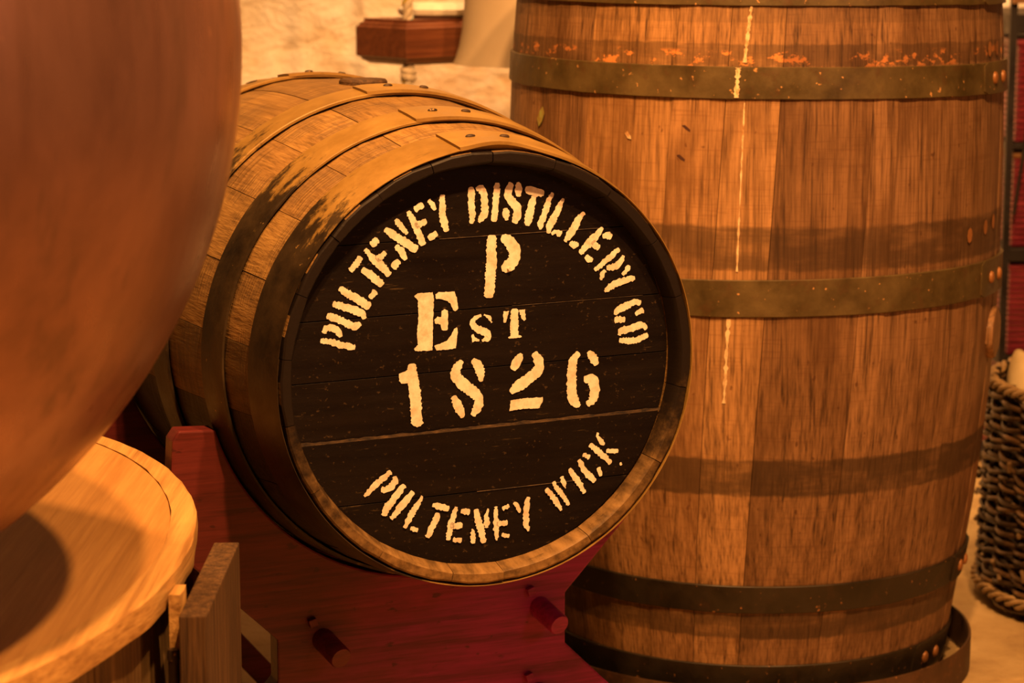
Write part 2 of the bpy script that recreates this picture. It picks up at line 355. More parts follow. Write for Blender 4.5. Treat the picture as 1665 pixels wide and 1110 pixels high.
# heads
for zz in (.05,1.06):
    rr=interp(BP,zz)-.020
    for i in range(6):
        x0=-rr+2*rr*i/6+.0006; x1=-rr+2*rr*(i+1)/6-.0006; poly=[]
        for k in range(9):
            x=x0+(x1-x0)*k/8; poly.append((x,math.sqrt(max(rr*rr-x*x,1e-6))))
        for k in range(8,-1,-1):
            x=x0+(x1-x0)*k/8; poly.append((x,-math.sqrt(max(rr*rr-x*x,1e-6))))
        mb=MB(); mb.prism(poly,zz-.01,zz+.01); mb.build('head_board',M['barrel_oak'],barrel,smooth=False)
def bhoop(z0,z1,lap,t=.0032,rr=None,mname='barrel_hoop',tilt=0.,name='hoop',laplen=24,z0r=None):
    mb=MB(); rows=[]; N=120
    for k in range(N):
        ph=360*k/N; dz=tilt*math.sin(R(ph))+.0006*math.sin(R(ph*3))
        wv=.0007*noise.noise(Vector((k*.35,z0*40,0)))
        prof=[(z0+dz+wv,-.0004),(z0+dz+wv,t*.7),(z0+dz+wv+.0009,t),(z1+dz-.0009,t),(z1+dz,t*.7),(z1+dz,-.0004)]
        rows.append([bpos(ph,z,interp(BP,z)+d) for z,d in prof])
    mb.grid(rows,True,True); o=mb.build(name,M[mname],barrel)
    # overlapping end
    mb=MB(); rows=[]
    for k in range(15):
        ph=lap+laplen*k/14; dz=tilt*math.sin(R(ph)); e=.0018 if k<13 else .0002
        ins=.004 if k==0 else 0
        rows.append([bpos(ph,z,interp(BP,z)+d) for z,d in ((z0+dz-.0004+ins,t-.001),(z0+dz-.0004+ins,t+e),(z1+dz+.0004-ins,t+e),(z1+dz+.0004-ins,t-.001))])
    mb.grid(rows,False,True)
    mb.f.append((0,1,2,3)); mb.mi.append(0); q=len(mb.v); mb.f.append((q-4,q-3,q-2,q-1)); mb.mi.append(0)
    mb.build('lap_plate',M[mname],o)
    zc=(z0+z1)/2
    for dp in (5.5,12.):
        ph=lap+dp; mb=MB(); r=interp(BP,zc)+t+.0015
        rivet(mb,bpos(ph,zc+tilt*math.sin(R(ph)),r),bpos(ph,0,1),.0066,.0045,1.25,(0,0,1)); mb.build('rivet',M['rivet'],o)
    return o
bhoop(.794,.833,60.5,tilt=-.002)
bhoop(.529,.575,61.5,tilt=.004)
bhoop(.1436,.181,66,mname='dark_hoop')
bhoop(.030,.072,52,mname='dark_hoop')
bhoop(.905,.945,61,tilt=-.001)
bhoop(1.052,1.095,120)
def patch(pts,m,name='paint_fleck',off=.0006,label=None):
    mb=MB(); vs=[bpos(p,z,interp(BP,z)+off) for p,z in pts]; c=Vector((0,0,0))
    for q in vs: c+=Vector(q)
    c/=len(vs); cpp=math.degrees(math.atan2(c.x,-c.y))+5.83; c=bpos(cpp,c.z,interp(BP,c.z)+off)
    vs.append(c); n=len(pts); mb.add(vs,[(i,(i+1)%n,n) for i in range(n)])
    return mb.build(name,m,barrel,label=label)
def strip(p0,z0,p1,z1,w,m,off,seed,label):
    rg=random.Random(seed); L=[];Rr=[]; n=26
    for k in range(n+1):
        z=z0+(z1-z0)*k/n; p=p0+(p1-p0)*k/n; ww=w*rg.uniform(.25,1.)
        L.append((p-ww,z)); Rr.append((p+ww*rg.uniform(.5,1),z))
    mb=MB(); rows=[[bpos(a[0],a[1],interp(BP,a[1])+off),bpos(b[0],b[1],interp(BP,b[1])+off)] for a,b in zip(L,Rr)]
    mb.grid(rows); mb.build('paint_streak',m,barrel,label=label)
strip(-2.2,.790,-3.0,.585,.28,M['cream_mark'],.0014,1,'thin cream paint streak')
strip(-3.6,.832,-3.9,.796,.75,M['cream_mark'],.0045,2,'cream paint streak on hoop')
strip(-1.2,.905,-2.4,.838,.55,M['cream_mark'],.0014,3,'cream paint streak')
strip(-4.5,.526,-5.2,.42,.6,M['cream_mark'],.0012,5,'faint cream paint streak')
patch([(-57.5,.756),(-56.3,.766),(-55,.772),(-54.2,.764),(-55.3,.752),(-56.6,.746)],M['lime_mark'],label='yellow green paint fleck')
patch([(-28.8,.748),(-28.2,.751),(-27.3,.745),(-27.2,.741),(-28.1,.742)],M['cream_mark'],label='cream paint fleck')
for ph,z in ((-14.6,.758),(-15.6,.722)):
    patch([(ph-.9,z+.003),(ph-.2,z+.0035),(ph+1.,z-.002),(ph+.9,z-.005),(ph,z-.002)],M['dark_mark'],'staple_mark',.0007)
rm=[(65,.848),(70.5,.848),(56,.616),(64,.622),(69.5,.626)]
for ph,z in rm:
    patch([(ph+1.15*math.cos(q),z+.010*math.sin(q)) for q in [k*PI/4 for k in range(8)]],M['rivet'],'rust_mark',.0008)
# round wooden bung on the right
ph=75.; zc=.476; r=interp(BP,zc); n=Vector(bpos(ph,0,1)); x=n.cross(Vector((0,0,1))).normalized(); y=Vector((0,0,1))
mb=MB(); rows=[]
for rr,h in ((.033,-.004),(.0335,.003),(.032,.006),(.028,.007),(.012,.0068)):
    rows.append([n*(r+h)+Vector((0,0,zc))+(x*math.cos(2*PI*k/20)+y*math.sin(2*PI*k/20))*rr*(1+.05*math.sin(k*1.7)) for k in range(20)])
mb.grid(rows,False,True); mb.f.append(tuple(range(len(mb.v)-20,len(mb.v)))); mb.mi.append(0)
mb.build('bung',M['barrel_oak'],barrel)

# loose hoop lying round the foot of the barrel
mb=MB(); rows=[]
for k in range(96):
    a=2*PI*k/96; r=.3045+.0015*math.sin(2*a+1)
    rows.append([(math.cos(a)*(r+d),math.sin(a)*(r+d),z) for d,z in ((0,.0),(.0032,.0),(.0036,.047),(.0030,.0485),(.0004,.0485),(0,.047))])
mb.grid(rows,True,True)
o=mb.build('loose_hoop',M['loose_hoop']); o.location=(BX+.004,BY-.002,.0)
tag(o,'rusty iron hoop fallen to the floor around the foot of upright barrel','barrel hoop')

# ------------------------------------------------------------------ the small cask on its side
YAW=R(23.166); CA=Vector((-math.sin(YAW),math.cos(YAW),0)); CU=Vector((math.cos(YAW),math.sin(YAW),0)); UP=Vector((0,0,1))
FR=Matrix((CU,UP,-CA)).transposed()
CC=Vector((-.01913,2.35,.55305)); LEN=.875
def cr_(s): d=s-.4375; return .2695-.286*d*d+.28*d**4
base=CC+CA*LEN/2-UP*.275
cask=empty('small_cask',base,'dark oak cask lying on its side, black head lettered in cream, on red cradle','cask',mtx=FR)
def cp(ph,s,r): return (1.01*r*math.cos(R(ph)),.997*r*math.sin(R(ph))+.275,LEN/2-s)
def cuv(u,v,s): return (u,v+.275,LEN/2-s)
bnd=[-31,-9,17,34,54,72,90,107,123,139,156,173,190.5,210,236,258,273,300,329]
ss=[0,.0015,.006,.021,.023,.03,.066,.1,.15,.2,.25,.3,.35,.4,.4375,.475,.525,.575,.625,.675,.725,.775,.81,.845,.852,.854,.869,.8735,.875]
rg=random.Random(11)
for i,(a0,a1) in enumerate(zip(bnd,bnd[1:])):
    mb=MB(); rows=[]; dr=rg.uniform(-.0008,.0008); m=max(3,int((a1-a0)/4.5)); sj=rg.uniform(-.0008,.0012)
    for s in ss:
        e=min(s,LEN-s); r=cr_(s)+dr*min(1,e*20)
        inner=(r-.0105 if e<.001 else r-.012 if e<.003 else r-.014 if e<.01 else .2085 if e<.022 else .2095 if e<.024 else r-.023)
        ro=r-(.0022 if e<.001 else .0005 if e<.003 else 0)
        g=.09; s2=s+(sj if s<.003 else 0)
        out=[cp(a0+g+(a1-a0-2*g)*k/m,s2,ro-(.0012 if k in(0,m) else 0)) for k in range(m+1)]
        inn=[cp(a0+g+(a1-a0-2*g)*k/m,s2,inner+(.0005 if k in(0,m) else 0)) for k in range(m,-1,-1)]
        rows.append(out+inn)
    mb.grid(rows,False,True); n=len(rows[0]); L=len(rows)
    for b in (0,(L-1)*n):
        for k in range(m): mb.f.append((b+k,b+k+1,b+n-2-k,b+n-1-k)); mb.mi.append(0)
    # outer faces natural oak; inside of the chime blends to near black higher up
    md=(a0+a1)/2
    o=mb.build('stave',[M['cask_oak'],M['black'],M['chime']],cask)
    k=rg.uniform(.92,1.06); k=k*(.10 if 189<a0%360<300 else .36 if 172<a0%360<=189 else .8 if 155<a0%360<=172 else .5 if 290<=a0%360<331 else 1)  # dark left and lower staves, with that side's shade put into the tint
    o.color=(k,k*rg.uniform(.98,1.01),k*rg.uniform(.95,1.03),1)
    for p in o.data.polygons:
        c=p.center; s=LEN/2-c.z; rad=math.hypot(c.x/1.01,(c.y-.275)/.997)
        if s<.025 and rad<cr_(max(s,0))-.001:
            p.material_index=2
def chead(s0,front):
    js=[-.2085,-.1305,-.0635,-.0010,.0612,.1358,.2085]
    for i,(v0,v1) in enumerate(zip(js,js[1:])):
        rr=.2085; v0+=.0005 if i else 0; v1-=.0005 if i<5 else 0
        if i==0: v0+=.0005
        if i==5: v1-=.0005
        pr=(.0016 if i<2 else 0.)+ (0,.0006,0,.0003,0,.0004)[i]
        N=18; left=[];right=[]
        for k in range(N+1):
            v=v0+(v1-v0)*k/N; w=math.sqrt(max(rr*rr-v*v,1e-8)); sl=.026*.5
            right.append((w,v)); left.append((-w,v))
        poly=right+left[::-1]
        mb=MB(); sgn=1 if front else -1
        mb.prism(poly,0,1,to=lambda x,y,z:cuv(x*1.005,y+.012*x*(1 if abs(y)<.2 else 0),s0-sgn*pr*(1-z)+sgn*.018*z))
        o=mb.build('head_board',M['black'] if front else M['cask_oak'],cask,smooth=False,bevel=.00025,seg=1)
chead(.0225,True); chead(LEN-.0225,False)
# dusty step between two head boards
def dust(v,s,w,u0,u1):
    mb=MB(); rows=[]
    for k in range(61):
        u=u0+(u1-u0)*k/60; ww=w*(.4+.9*abs(noise.noise(Vector((u*60,v*90,1)))))
        vv=v+.012*u
        rows.append([cuv(u,vv+ww,s),cuv(u,vv-ww,s-.0004)])
    mb.grid(rows); mb.build('dust_line',M['dust'],cask)
dust(-.0628,.0207,.0026,-.200,.205); dust(.1358,.0219,.0005,-.05,.13); dust(-.1305,.0203,.0006,-.01,.11); dust(.0612,.0219,.0003,.03,.18)
# hoops: front edge s, rear edge s, thickness, wobble
def chop(s0,s1,t,lap,bump=0.,rv=(5.5,14.),rear=False):
    mb=MB(); rows=[]; N=144
    def bl(ph,s): return bump*math.exp(-((ph-88)/9)**2)
    for k in range(N):
        ph=360*k/N; w0=.0010*noise.noise(Vector((k*.22,s0*50,0))); w1=.0010*noise.noise(Vector((k*.22,s1*50,5)))
        a,b=s0+w0,s1+w1
        rows.append([cp(ph,s,cr_(s)+d+bl(ph,s)*(f)) for s,d,f in ((a+.006,-.0004,0),(a+.0002,.0018,1),(a,t*.75+.0004,1),(a+.0010,t,1),((a+b)/2,t,.4),(b-.0012,t,0),(b,t*.6,0),(b,-.0004,0))])
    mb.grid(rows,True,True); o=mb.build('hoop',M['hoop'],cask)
    mb=MB(); rows=[]
    for k in range(23):
        ph=lap-46*k/22; e=.0028*(1-.85*k/22); ins=.0015 if k==0 else 0
        rows.append([cp(ph,s,cr_(s)+d+bl(ph,s)*f) for s,d,f in ((s0-.0012+ins,t-.0012,1),(s0-.0012+ins,t+e,1),((s0+s1)/2,t+e+.0003,.4),(s1+.0006-ins,t+e*.9,0),(s1+.0006-ins,t-.0012,0))])
    mb.grid(rows,False,True); q=len(mb.v)
    mb.f+= [tuple(range(5)),tuple(range(q-5,q))]; mb.mi+=[0,0]
    mb.build('lap_plate',M['hoop'],o)
    for d in rv:
        mb=MB(); ph=lap-d; sm=(s0+s1)/2
        rivet(mb,cp(ph,sm,cr_(sm)+t+.0028+bl(ph,sm)*.4),Vector(cp(ph,sm,1))-Vector(cp(ph,sm,0)),.0055,.0022,.6,(0,0,1)); mb.build('rivet',M['darkiron'],o)
    return o
chop(.002,.067,.0028,98.5,.0045,(6,15))
chop(.1235,.176,.0046,98.,0,(6.5,15))
chop(.274,.322,.0052,97.5,0,(7,16))
chop(.561,.609,.0050,97.,0,(7,16))
chop(.699,.752,.0034,97.,0,(7,16))
chop(.808,.873,.0028,97.,0,(7,16))
# bung in the bilge
mb=MB(); ctr=Vector(cp(89,.40,cr_(.40)-.004)); nn=Vector((0,1,0)); rows=[]
for rr,h in ((.028,0),(.028,.006),(.026,.0085),(.010,.009)):
    rows.append([ctr+Vector((rr*math.cos(2*PI*k/18),h,rr*math.sin(2*PI*k/18))) for k in range(18)])
mb.grid(rows,False,True); mb.f.append(tuple(range(len(mb.v)-18,len(mb.v)))); mb.mi.append(0); mb.build('bung',M['plank'],cask)

# stencilled letters on the head, one mesh per letter
LET=[('P',[[(-1768,397,51),(-1661,372,65),(-1540,332,69),(-1423,303,55)],[(-1739,476,46),(-1715,515,65),(-1659,520,69),(-1594,484,74),(-1567,428,51)]]),('U',[[(-1695,644,65),(-1584,596,74),(-1444,528,74),(-1406,517,79),(-1359,536,55)],[(-1633,761,55),(-1544,728,79),(-1395,674,83),(-1334,643,83),(-1316,592,46)]]),('L',[[(-1565,908,55),(-1468,844,79),(-1356,775,88),(-1263,710,79)],[(-1248,799,46),(-1195,855,65)]]),('T',[[(-1446,1085,62),(-1393,1147,68),(-1345,1205,62)],[(-1320,1088,62),(-1241,1028,83),(-1157,957,83),(-1125,925,78)]]),('E',[[(-1291,1287,42),(-1229,1208,62),(-1155,1139,88),(-1092,1075,83),(-1045,1021,68)],[(-1165,1180,73),(-1085,1241,57)],[(-1222,1334,73),(-1168,1376,68)],[(-996,1094,73),(-942,1147,68)]]),('N',[[(-1077,1477,52),(-1003,1423,78),(-876,1341,88),(-753,1258,78)],[(-965,1567,47),(-917,1509,62),(-849,1425,36)],[(-967,1300,47),(-909,1246,78),(-867,1168,52)]]),('E',[[(-831,1641,52),(-778,1543,68),(-725,1429,78),(-678,1310,73)],[(-746,1501,73),(-649,1541,62)],[(-756,1663,62),(-680,1704,62)],[(-607,1367,68),(-537,1409,73)]]),('Y',[[(-610,1747,42),(-573,1710,57),(-546,1653,36)],[(-464,1790,57),(-465,1689,73),(-465,1598,68),(-444,1506,78),(-418,1433,52)]]),('D',[[(-153,1858,42),(-149,1790,76),(-146,1675,76),(-139,1572,66),(-147,1498,42)],[(-87,1841,55),(-47,1846,76),(-11,1770,76),(-4,1668,76),(-4,1586,76),(-40,1534,69),(-66,1508,35)]]),('I',[[(136,1883,59),(129,1798,73),(117,1662,76),(106,1561,66),(103,1510,62)]]),('S',[[(287,1880,59),(261,1819,83),(261,1744,83),(313,1681,90),(357,1624,97),(357,1555,90),(331,1485,76)],[(365,1883,42),(376,1821,87),(372,1753,52)],[(232,1623,49),(232,1568,83),(243,1513,42)]]),('T',[[(457,1818,55),(506,1802,97),(573,1778,90),(647,1765,62)],[(543,1732,59),(521,1657,80),(495,1562,87),(484,1508,90),(473,1450,62)]]),('I',[[(756,1761,28),(709,1683,61),(670,1572,69),(622,1454,69),(618,1398,32)]]),('L',[[(875,1695,36),(831,1613,65),(770,1511,81),(718,1409,77),(714,1353,36)],[(749,1343,40),(797,1357,49),(841,1334,73)]]),('L',[[(1114,1539,32),(1061,1489,69),(1000,1395,89),(938,1309,77),(899,1255,32)],[(956,1227,49),(1001,1213,85),(1045,1215,40)]]),('E',[[(1324,1371,36),(1258,1301,73),(1169,1216,89),(1076,1123,57)],[(1222,1230,65),(1249,1191,73),(1281,1165,57)],[(1334,1281,44),(1383,1290,73),(1419,1276,73)],[(1139,1079,57),(1170,1057,65),(1206,1043,49)]]),('R',[[(1513,1139,47),(1438,1080,62),(1335,1002,62),(1243,939,47)],[(1566,1063,42),(1531,996,68),(1462,958,68),(1387,951,62)],[(1353,922,42),(1324,876,57),(1313,829,26)]]),('Y',[[(1636,953,42),(1602,907,52),(1561,873,36)],[(1696,823,52),(1603,807,68),(1487,777,78),(1406,739,68),(1360,705,36)]]),('C',[[(1769,552,52),(1704,567,73),(1594,531,78),(1507,494,78),(1476,454,36)],[(1723,438,47),(1799,476,62)],[(1484,395,68),(1583,388,68)]]),('O',[[(1842,275,47),(1783,316,68),(1666,287,78),(1561,273,78),(1526,232,42)],[(1855,210,52),(1785,177,62),(1667,153,73),(1539,173,57)]]),('P',[[(76,1342,103),(70,1222,109),(70,1078,115),(56,899,115),(43,737,109)],[(193,1330,73),(257,1296,121),(329,1196,133),(322,1100,127),(257,1032,133),(199,1011,79)]]),('E',[[(-779,787),(-741,809),(-577,811),(-564,756),(-572,517),(-583,212),(-770,217),(-785,238),(-738,283),(-750,374),(-733,528),(-735,743)],[(-545,791),(-513,809),(-335,804),(-310,728),(-300,632),(-323,603),(-355,611),(-374,672),(-425,718),(-476,736),(-539,740)],[(-556,528),(-527,556),(-483,553),(-476,613),(-444,631),(-410,609),(-411,422),(-439,406),(-477,421),(-490,476),(-553,490)],[(-557,258),(-497,278),(-427,303),(-376,360),(-343,418),(-311,437),(-305,379),(-328,218),(-389,210),(-542,209)]]),('S',[[(-48,541,30),(-106,517,49),(-138,477,55),(-119,427,67),(-42,379,79),(29,344,73),(36,301,67),(-29,278,36)],[(-9,543,24),(43,513,36),(69,457,18)],[(-151,344),(-132,349),(-113,311),(-68,293),(-65,272),(-113,275),(-148,265)]]),('T',[[(329,570,79),(326,458,91),(329,299,85)],[(257,294),(296,308),(401,300),(407,282),(348,276),(263,277)],[(202,563),(270,565),(250,511),(234,446),(205,442)],[(381,570),(446,572),(453,462),(433,453),(407,477),(401,514),(385,521)]]),('1',[[(-806,75,88),(-800,-46,108),(-780,-182,128),(-767,-317,128),(-757,-520,121)],[(-947,-2),(-877,20),(-806,75),(-808,-112),(-920,-104),(-945,-75)],[(-821,-515),(-796,-490),(-705,-497),(-680,-533),(-719,-564),(-758,-571),(-804,-546)]]),('8',[[(-261,75,54),(-311,11,101),(-329,-68,108),(-240,-170,121),(-126,-260,121),(-69,-332,101),(-83,-413,101),(-141,-490,61)],[(-132,79,61),(-82,21,108),(-53,-62,94),(-46,-144,40)],[(-355,-289,54),(-313,-367,101),(-277,-445,94),(-256,-507,40)]]),('2',[[(557,97,81),(601,12,108),(601,-70,115),(498,-158,115),(367,-230,121),(294,-286,67)],[(403,101,47),(359,30,108),(316,-42,81)],[(287,-374),(425,-365),(646,-369),(653,-404),(609,-483),(426,-475),(269,-485)]]),('6',[[(1052,68,61),(993,-17,101),(980,-181,108),(984,-361,115),(1017,-447,108),(1070,-493,47)],[(1171,67,47),(1224,8,101),(1262,-64,67)],[(1136,-214,81),(1211,-226,121),(1249,-326,115),(1227,-436,101),(1167,-487,61)]]),('P',[[(-1059,-1009,57),(-1127,-1059,61),(-1220,-1124,65),(-1288,-1190,53),(-1338,-1230,36)],[(-1009,-1066,49),(-1014,-1119,77),(-1078,-1182,69),(-1149,-1187,61)]]),('U',[[(-909,-1165,53),(-968,-1229,73),(-1037,-1312,77),(-1105,-1387,85),(-1127,-1450,61)],[(-820,-1243,61),(-884,-1319,73),(-961,-1401,77),(-1047,-1495,53)]]),('L',[[(-718,-1294,28),(-766,-1379,61),(-835,-1479,69),(-904,-1603,49)],[(-836,-1618,40),(-772,-1650,49)]]),('T',[[(-591,-1401,49),(-509,-1425,73),(-428,-1458,57)],[(-544,-1496,53),(-570,-1571,69),(-623,-1665,69),(-653,-1728,61)]]),('E',[[(-338,-1452,45),(-368,-1545,62),(-406,-1661,69),(-429,-1780,52)],[(-391,-1635,66),(-280,-1650,62)],[(-275,-1497,55),(-197,-1512,66)],[(-366,-1793,52),(-288,-1802,59)]]),('N',[[(-115,-1499,55),(-101,-1586,73),(-64,-1711,76),(-30,-1850,59)],[(19,-1502,24),(4,-1568,42),(4,-1646,66),(0,-1696,35)],[(-161,-1701,24),(-150,-1773,59),(-146,-1845,49)]]),('E',[[(109,-1489,31),(109,-1593,52),(109,-1700,62),(117,-1787,52),(116,-1844,24)],[(124,-1673,52),(230,-1669,59)],[(188,-1515,42),(249,-1492,52)],[(181,-1793,42),(252,-1815,45)]]),('Y',[[(313,-1466,28),(351,-1506,52),(378,-1573,24)],[(476,-1425,45),(457,-1520,66),(450,-1620,66),(454,-1706,66),(480,-1781,24)]]),('W',[[(685,-1354,48),(747,-1432,61),(815,-1528,61),(853,-1595,35)],[(761,-1289,35),(824,-1376,56),(882,-1454,56),(940,-1545,39)],[(862,-1240,43),(881,-1301,52),(903,-1361,22)]]),('I',[[(953,-1163,43),(1006,-1240,65),(1064,-1327,65),(1123,-1432,43)]]),('C',[[(1063,-1075,43),(1102,-1159,65),(1171,-1247,74),(1239,-1316,61)],[(1111,-1021,43),(1174,-1053,56)],[(1292,-1181,48),(1312,-1264,43)]]),('K',[[(1188,-924,52),(1276,-995,65),(1364,-1075,65),(1423,-1139,52)],[(1269,-801,26),(1280,-851,35),(1319,-899,52),(1348,-934,26)],[(1383,-1004,39),(1441,-1009,56),(1510,-1020,39)],[(1548,-1146,17),(1548,-1173,26)]])]
rg=random.Random(21)
for li,(ch,strokes) in enumerate(LET):
    mb=MB()
    low=all(p[1]<-560 for s in strokes for p in s)
    s=.0225-(.0033 if low else .0011)
    for st in strokes:
        if len(st[0])==3:
            pts=cr([(p[0]*1e-4,p[1]*1e-4,p[2]*1e-4) for p in st],3)
            # dense resample
            dense=[]
            for a,b in zip(pts,pts[1:]):
                n=max(1,int(((a-b).xy.length)/.0013))
                dense+= [a.lerp(b,k/n) for k in range(n)]
            dense.append(pts[-1]); rows=[]
            if len(dense)<2: continue
            t0=(dense[1]-dense[0]).xy.normalized(); t1=(dense[-1]-dense[-2]).xy.normalized()
            for f,kw in ((.20,.55),(.10,.85)):
                w=dense[0].z; q=dense[0].xy-t0*w*f; nn=Vector((-t0.y,t0.x)); rows.append((q+nn*w*.5*kw,q-nn*w*.5*kw))
            for i,p in enumerate(dense):
                t=(dense[min(i+1,len(dense)-1)]-dense[max(i-1,0)]).xy.normalized(); nn=Vector((-t.y,t.x)); w=p.z*.5
                rows.append((p.xy+nn*(w+rg.uniform(-.0009,.0008)),p.xy-nn*(w+rg.uniform(-.0009,.0008))))
            for f,kw in ((.10,.85),(.20,.55)):
                w=dense[-1].z; q=dense[-1].xy+t1*w*f; nn=Vector((-t1.y,t1.x)); rows.append((q+nn*w*.5*kw,q-nn*w*.5*kw))
            mb.grid([[cuv(a.x,a.y,s),cuv(b.x,b.y,s)] for a,b in rows])
        else:
            pg=[Vector((p[0]*1e-4,p[1]*1e-4)) for p in st]; pp=[]
            for a,b in zip(pg,pg[1:]+pg[:1]):
                n=max(1,int((a-b).length/.0016))
                pp+=[a.lerp(b,k/n)+Vector((rg.uniform(-.0004,.0004),rg.uniform(-.0004,.0004))) for k in range(n)]
            tri=tessellate_polygon([[Vector((p.x,p.y,0)) for p in pp]])
            mb.add([cuv(p.x,p.y,s-.00004) for p in pp],[tuple(t) for t in tri])
    mb.build('painted_letter',M['letter'],cask,smooth=False,label='cream stencilled %s %s'%('numeral' if ch.isdigit() else 'letter',ch))
mb=MB(); mb.box(cuv(.0265,.1005,.0205),(.0016,.0016,.002),Matrix.Rotation(.6,3,'Z')); mb.build('nail',M['letter'],cask,smooth=False)

# ------------------------------------------------------------------ red cradle
cradle=empty('cask_cradle',CC+CA*.385-UP*CC.z,'red stained wooden cradle with round pegs under the small cask','cradle',mtx=FR)
def kl(u,z,s): return (u,z,.385-s)
def outline(Rc,rear):
    zc=CC.z
    pts=[]
    a0=math.atan2(.482-zc,-.252); a1=math.atan2(.482-zc,.252)
    a0=PI+math.asin((zc-.480)/Rc); a1=2*PI-math.asin((zc-.480)/Rc)
    for k in range(41):
        a=a0+(a1-a0)*k/40; pts.append((1.01*Rc*math.cos(a),zc+Rc*math.sin(a)))
    pts+= [(.262,.482),(.266,.470),(.258,.390),(.240,.347),(.155,.258),(.155,.199)]+([(.10,.215),(-.13,.215)] if rear else [(.30,.055),(.30,0),(.20,0),(.16,.045),(.09,.075),(-.02,.085),(-.13,.075),(-.18,.045),(-.22,0),(-.30,0),(-.30,.07)])+[(-.185,.197),(-.185,.244),(-.228,.286),(-.292,.350),(-.300,.40),(-.295,.472),(-.288,.482)]
    return pts
for s0,s1,nm in ((.160,.188,'cradle_board'),(.500,.528,'saddle_board')):
    mb=MB(); Rc=(max(cr_(s1),cr_(.176)+.0056) if s0<.4 else max(cr_(s0),cr_(s1))+.0006)
    mb.prism(outline(Rc,s0>.4),.385-s0,.385-s1); mb.build(nm,M['red'],cradle,smooth=False,bevel=.0022,seg=2)
for u,z in ((-.137,.244),(.120,.250),(.118,.150),(-.150,.150)):
    mb=MB(); a=Vector(kl(u-.001,z+.001,.186)); b=Vector(kl(u+.011,z-.017,.122)); mb.tube([a,a.lerp(b,.5),b.lerp(a,.03),b],[.0128,.0126,.0124,.0112],18)
    mb.build('peg',M['red'],cradle)
    mb=MB(); mb.box(kl(u-.009,z+.0155,.157),(.0045,.0045,.004),Matrix.Rotation(.3,3,'Z')); mb.build('wedge',M['red'],cradle,smooth=False,bevel=.0008)
mb=MB(); mb.box(kl(0.02,.248,.345),(.018,.022,.158)); mb.build('rail',M['red'],cradle,smooth=False,bevel=.002)
for nm,(u0,z0),(u1,z1),ds in (('brace',(-.205,.2216),(-.022,.004),.014),('leg',(-.203,.235),(-.208,0),-.012),('leg',(.155,.235),(.160,0),-.012)):
    mb=MB(); p0=Vector(kl(u0,z0,.540+ds)); p1=Vector(kl(u1,z1,.540+ds)); d=(p1-p0).normalized(); q=Matrix((d,Vector((-d.y,d.x,0)),Vector((0,0,1)))).transposed()
    mb.box((p0+p1)/2,((p1-p0).length/2,.0145,.0105),q); mb.build(nm,M['red'],cradle,smooth=False,bevel=.002)

# ------------------------------------------------------------------ plinth, pot, plank, rod on the left
PX,PY=-.72,2.03
plinth=empty('oval_plinth',(PX,PY,0),'big oval wooden tub with pale flat lid under the copper pot','tub')
def ell(a,b,t,j=0.): return ((a+j)*math.cos(t),(b+j)*math.sin(t))
mb=MB(); rows=[]; N=180
def lj(t):
    k=math.exp(-((t+.22)/.18)**2)
    return .0016*noise.noise(Vector((math.cos(t)*14,math.sin(t)*14,0)))+k*.004*noise.noise(Vector((t*40,1,0)))
for k in range(N):
    t=2*PI*k/N; t=t-2*PI if t>PI else t; j=lj(t)
    pr=[(-.024,.4505),(-.003,.4508),(0,.4485),(.001,.437),(-.001+lj(t+.5),.424),(-.006,.4215),(-.024,.4215)]
    rows.append([(*ell(.43,.617,t,j+d),z) for d,z in pr])
mb.grid(rows,True,True); mb.build('lid_rim',M['lidrim'],plinth)
mb=MB(); poly=[ell(.43-.0244,.617-.0244,2*PI*k/N,.0006*noise.noise(Vector((k*.6,0,0)))) for k in range(N)]
mb.prism(poly,.424,.4500); mb.build('lid_panel',M['lid'],plinth,smooth=False,bevel=.0008,seg=1)
n=34
for i in range(n):
    t0=2*PI*i/n+.0015; t1=2*PI*(i+1)/n-.0015; rows=[]
    jr=rg.uniform(-.0012,.0012)
    for z in (0,.1,.2,.3,.4215):
        rows.append([(*ell(.413,.600,t0+(t1-t0)*k/3,jr-(.0012 if k in (0,3) else 0)),z) for k in range(4)]+[(*ell(.392,.579,t0+(t1-t0)*k/3),z) for k in (3,2,1,0)])
    mb=MB(); mb.grid(rows,False,True); q=len(mb.v); mb.f+=[tuple(range(8)),tuple(range(q-8,q))]; mb.mi+=[0,0]
    mb.build('stave',M['plinth_oak'],plinth,ang=25)
mb=MB(); rows=[[(*ell(.4135+d,.6005+d,2*PI*k/90),z) for d,z in ((0,.16),(.003,.16),(.003,.20),(0,.20))] for k in range(90)]; mb.grid(rows,True,True); mb.build('hoop',M['darkiron'],plinth)
# rough pale lath standing against the tub side
mb=MB(); rows=[]
for k in range(25):
    z=.438*k/24; n1=.0018*noise.noise(Vector((z*55,0,1))); n2=.0018*noise.noise(Vector((z*70,3,1)))
    y=-.094
    rows.append([(.4268,y-.006,z),(.4365+n1,y-.006+n2,z),(.4385+n2,y+.008,z),(.4375+n1,y+.026+n2,z),(.4285,y+.026,z)])
mb.grid(rows,False,True); q=len(mb.v); mb.f+=[tuple(range(5)),tuple(range(q-5,q))]; mb.mi+=[0,0]
mb.build('edge_lath',M['lidrim'],plinth,smooth=False,label='rough split pale wooden lath')

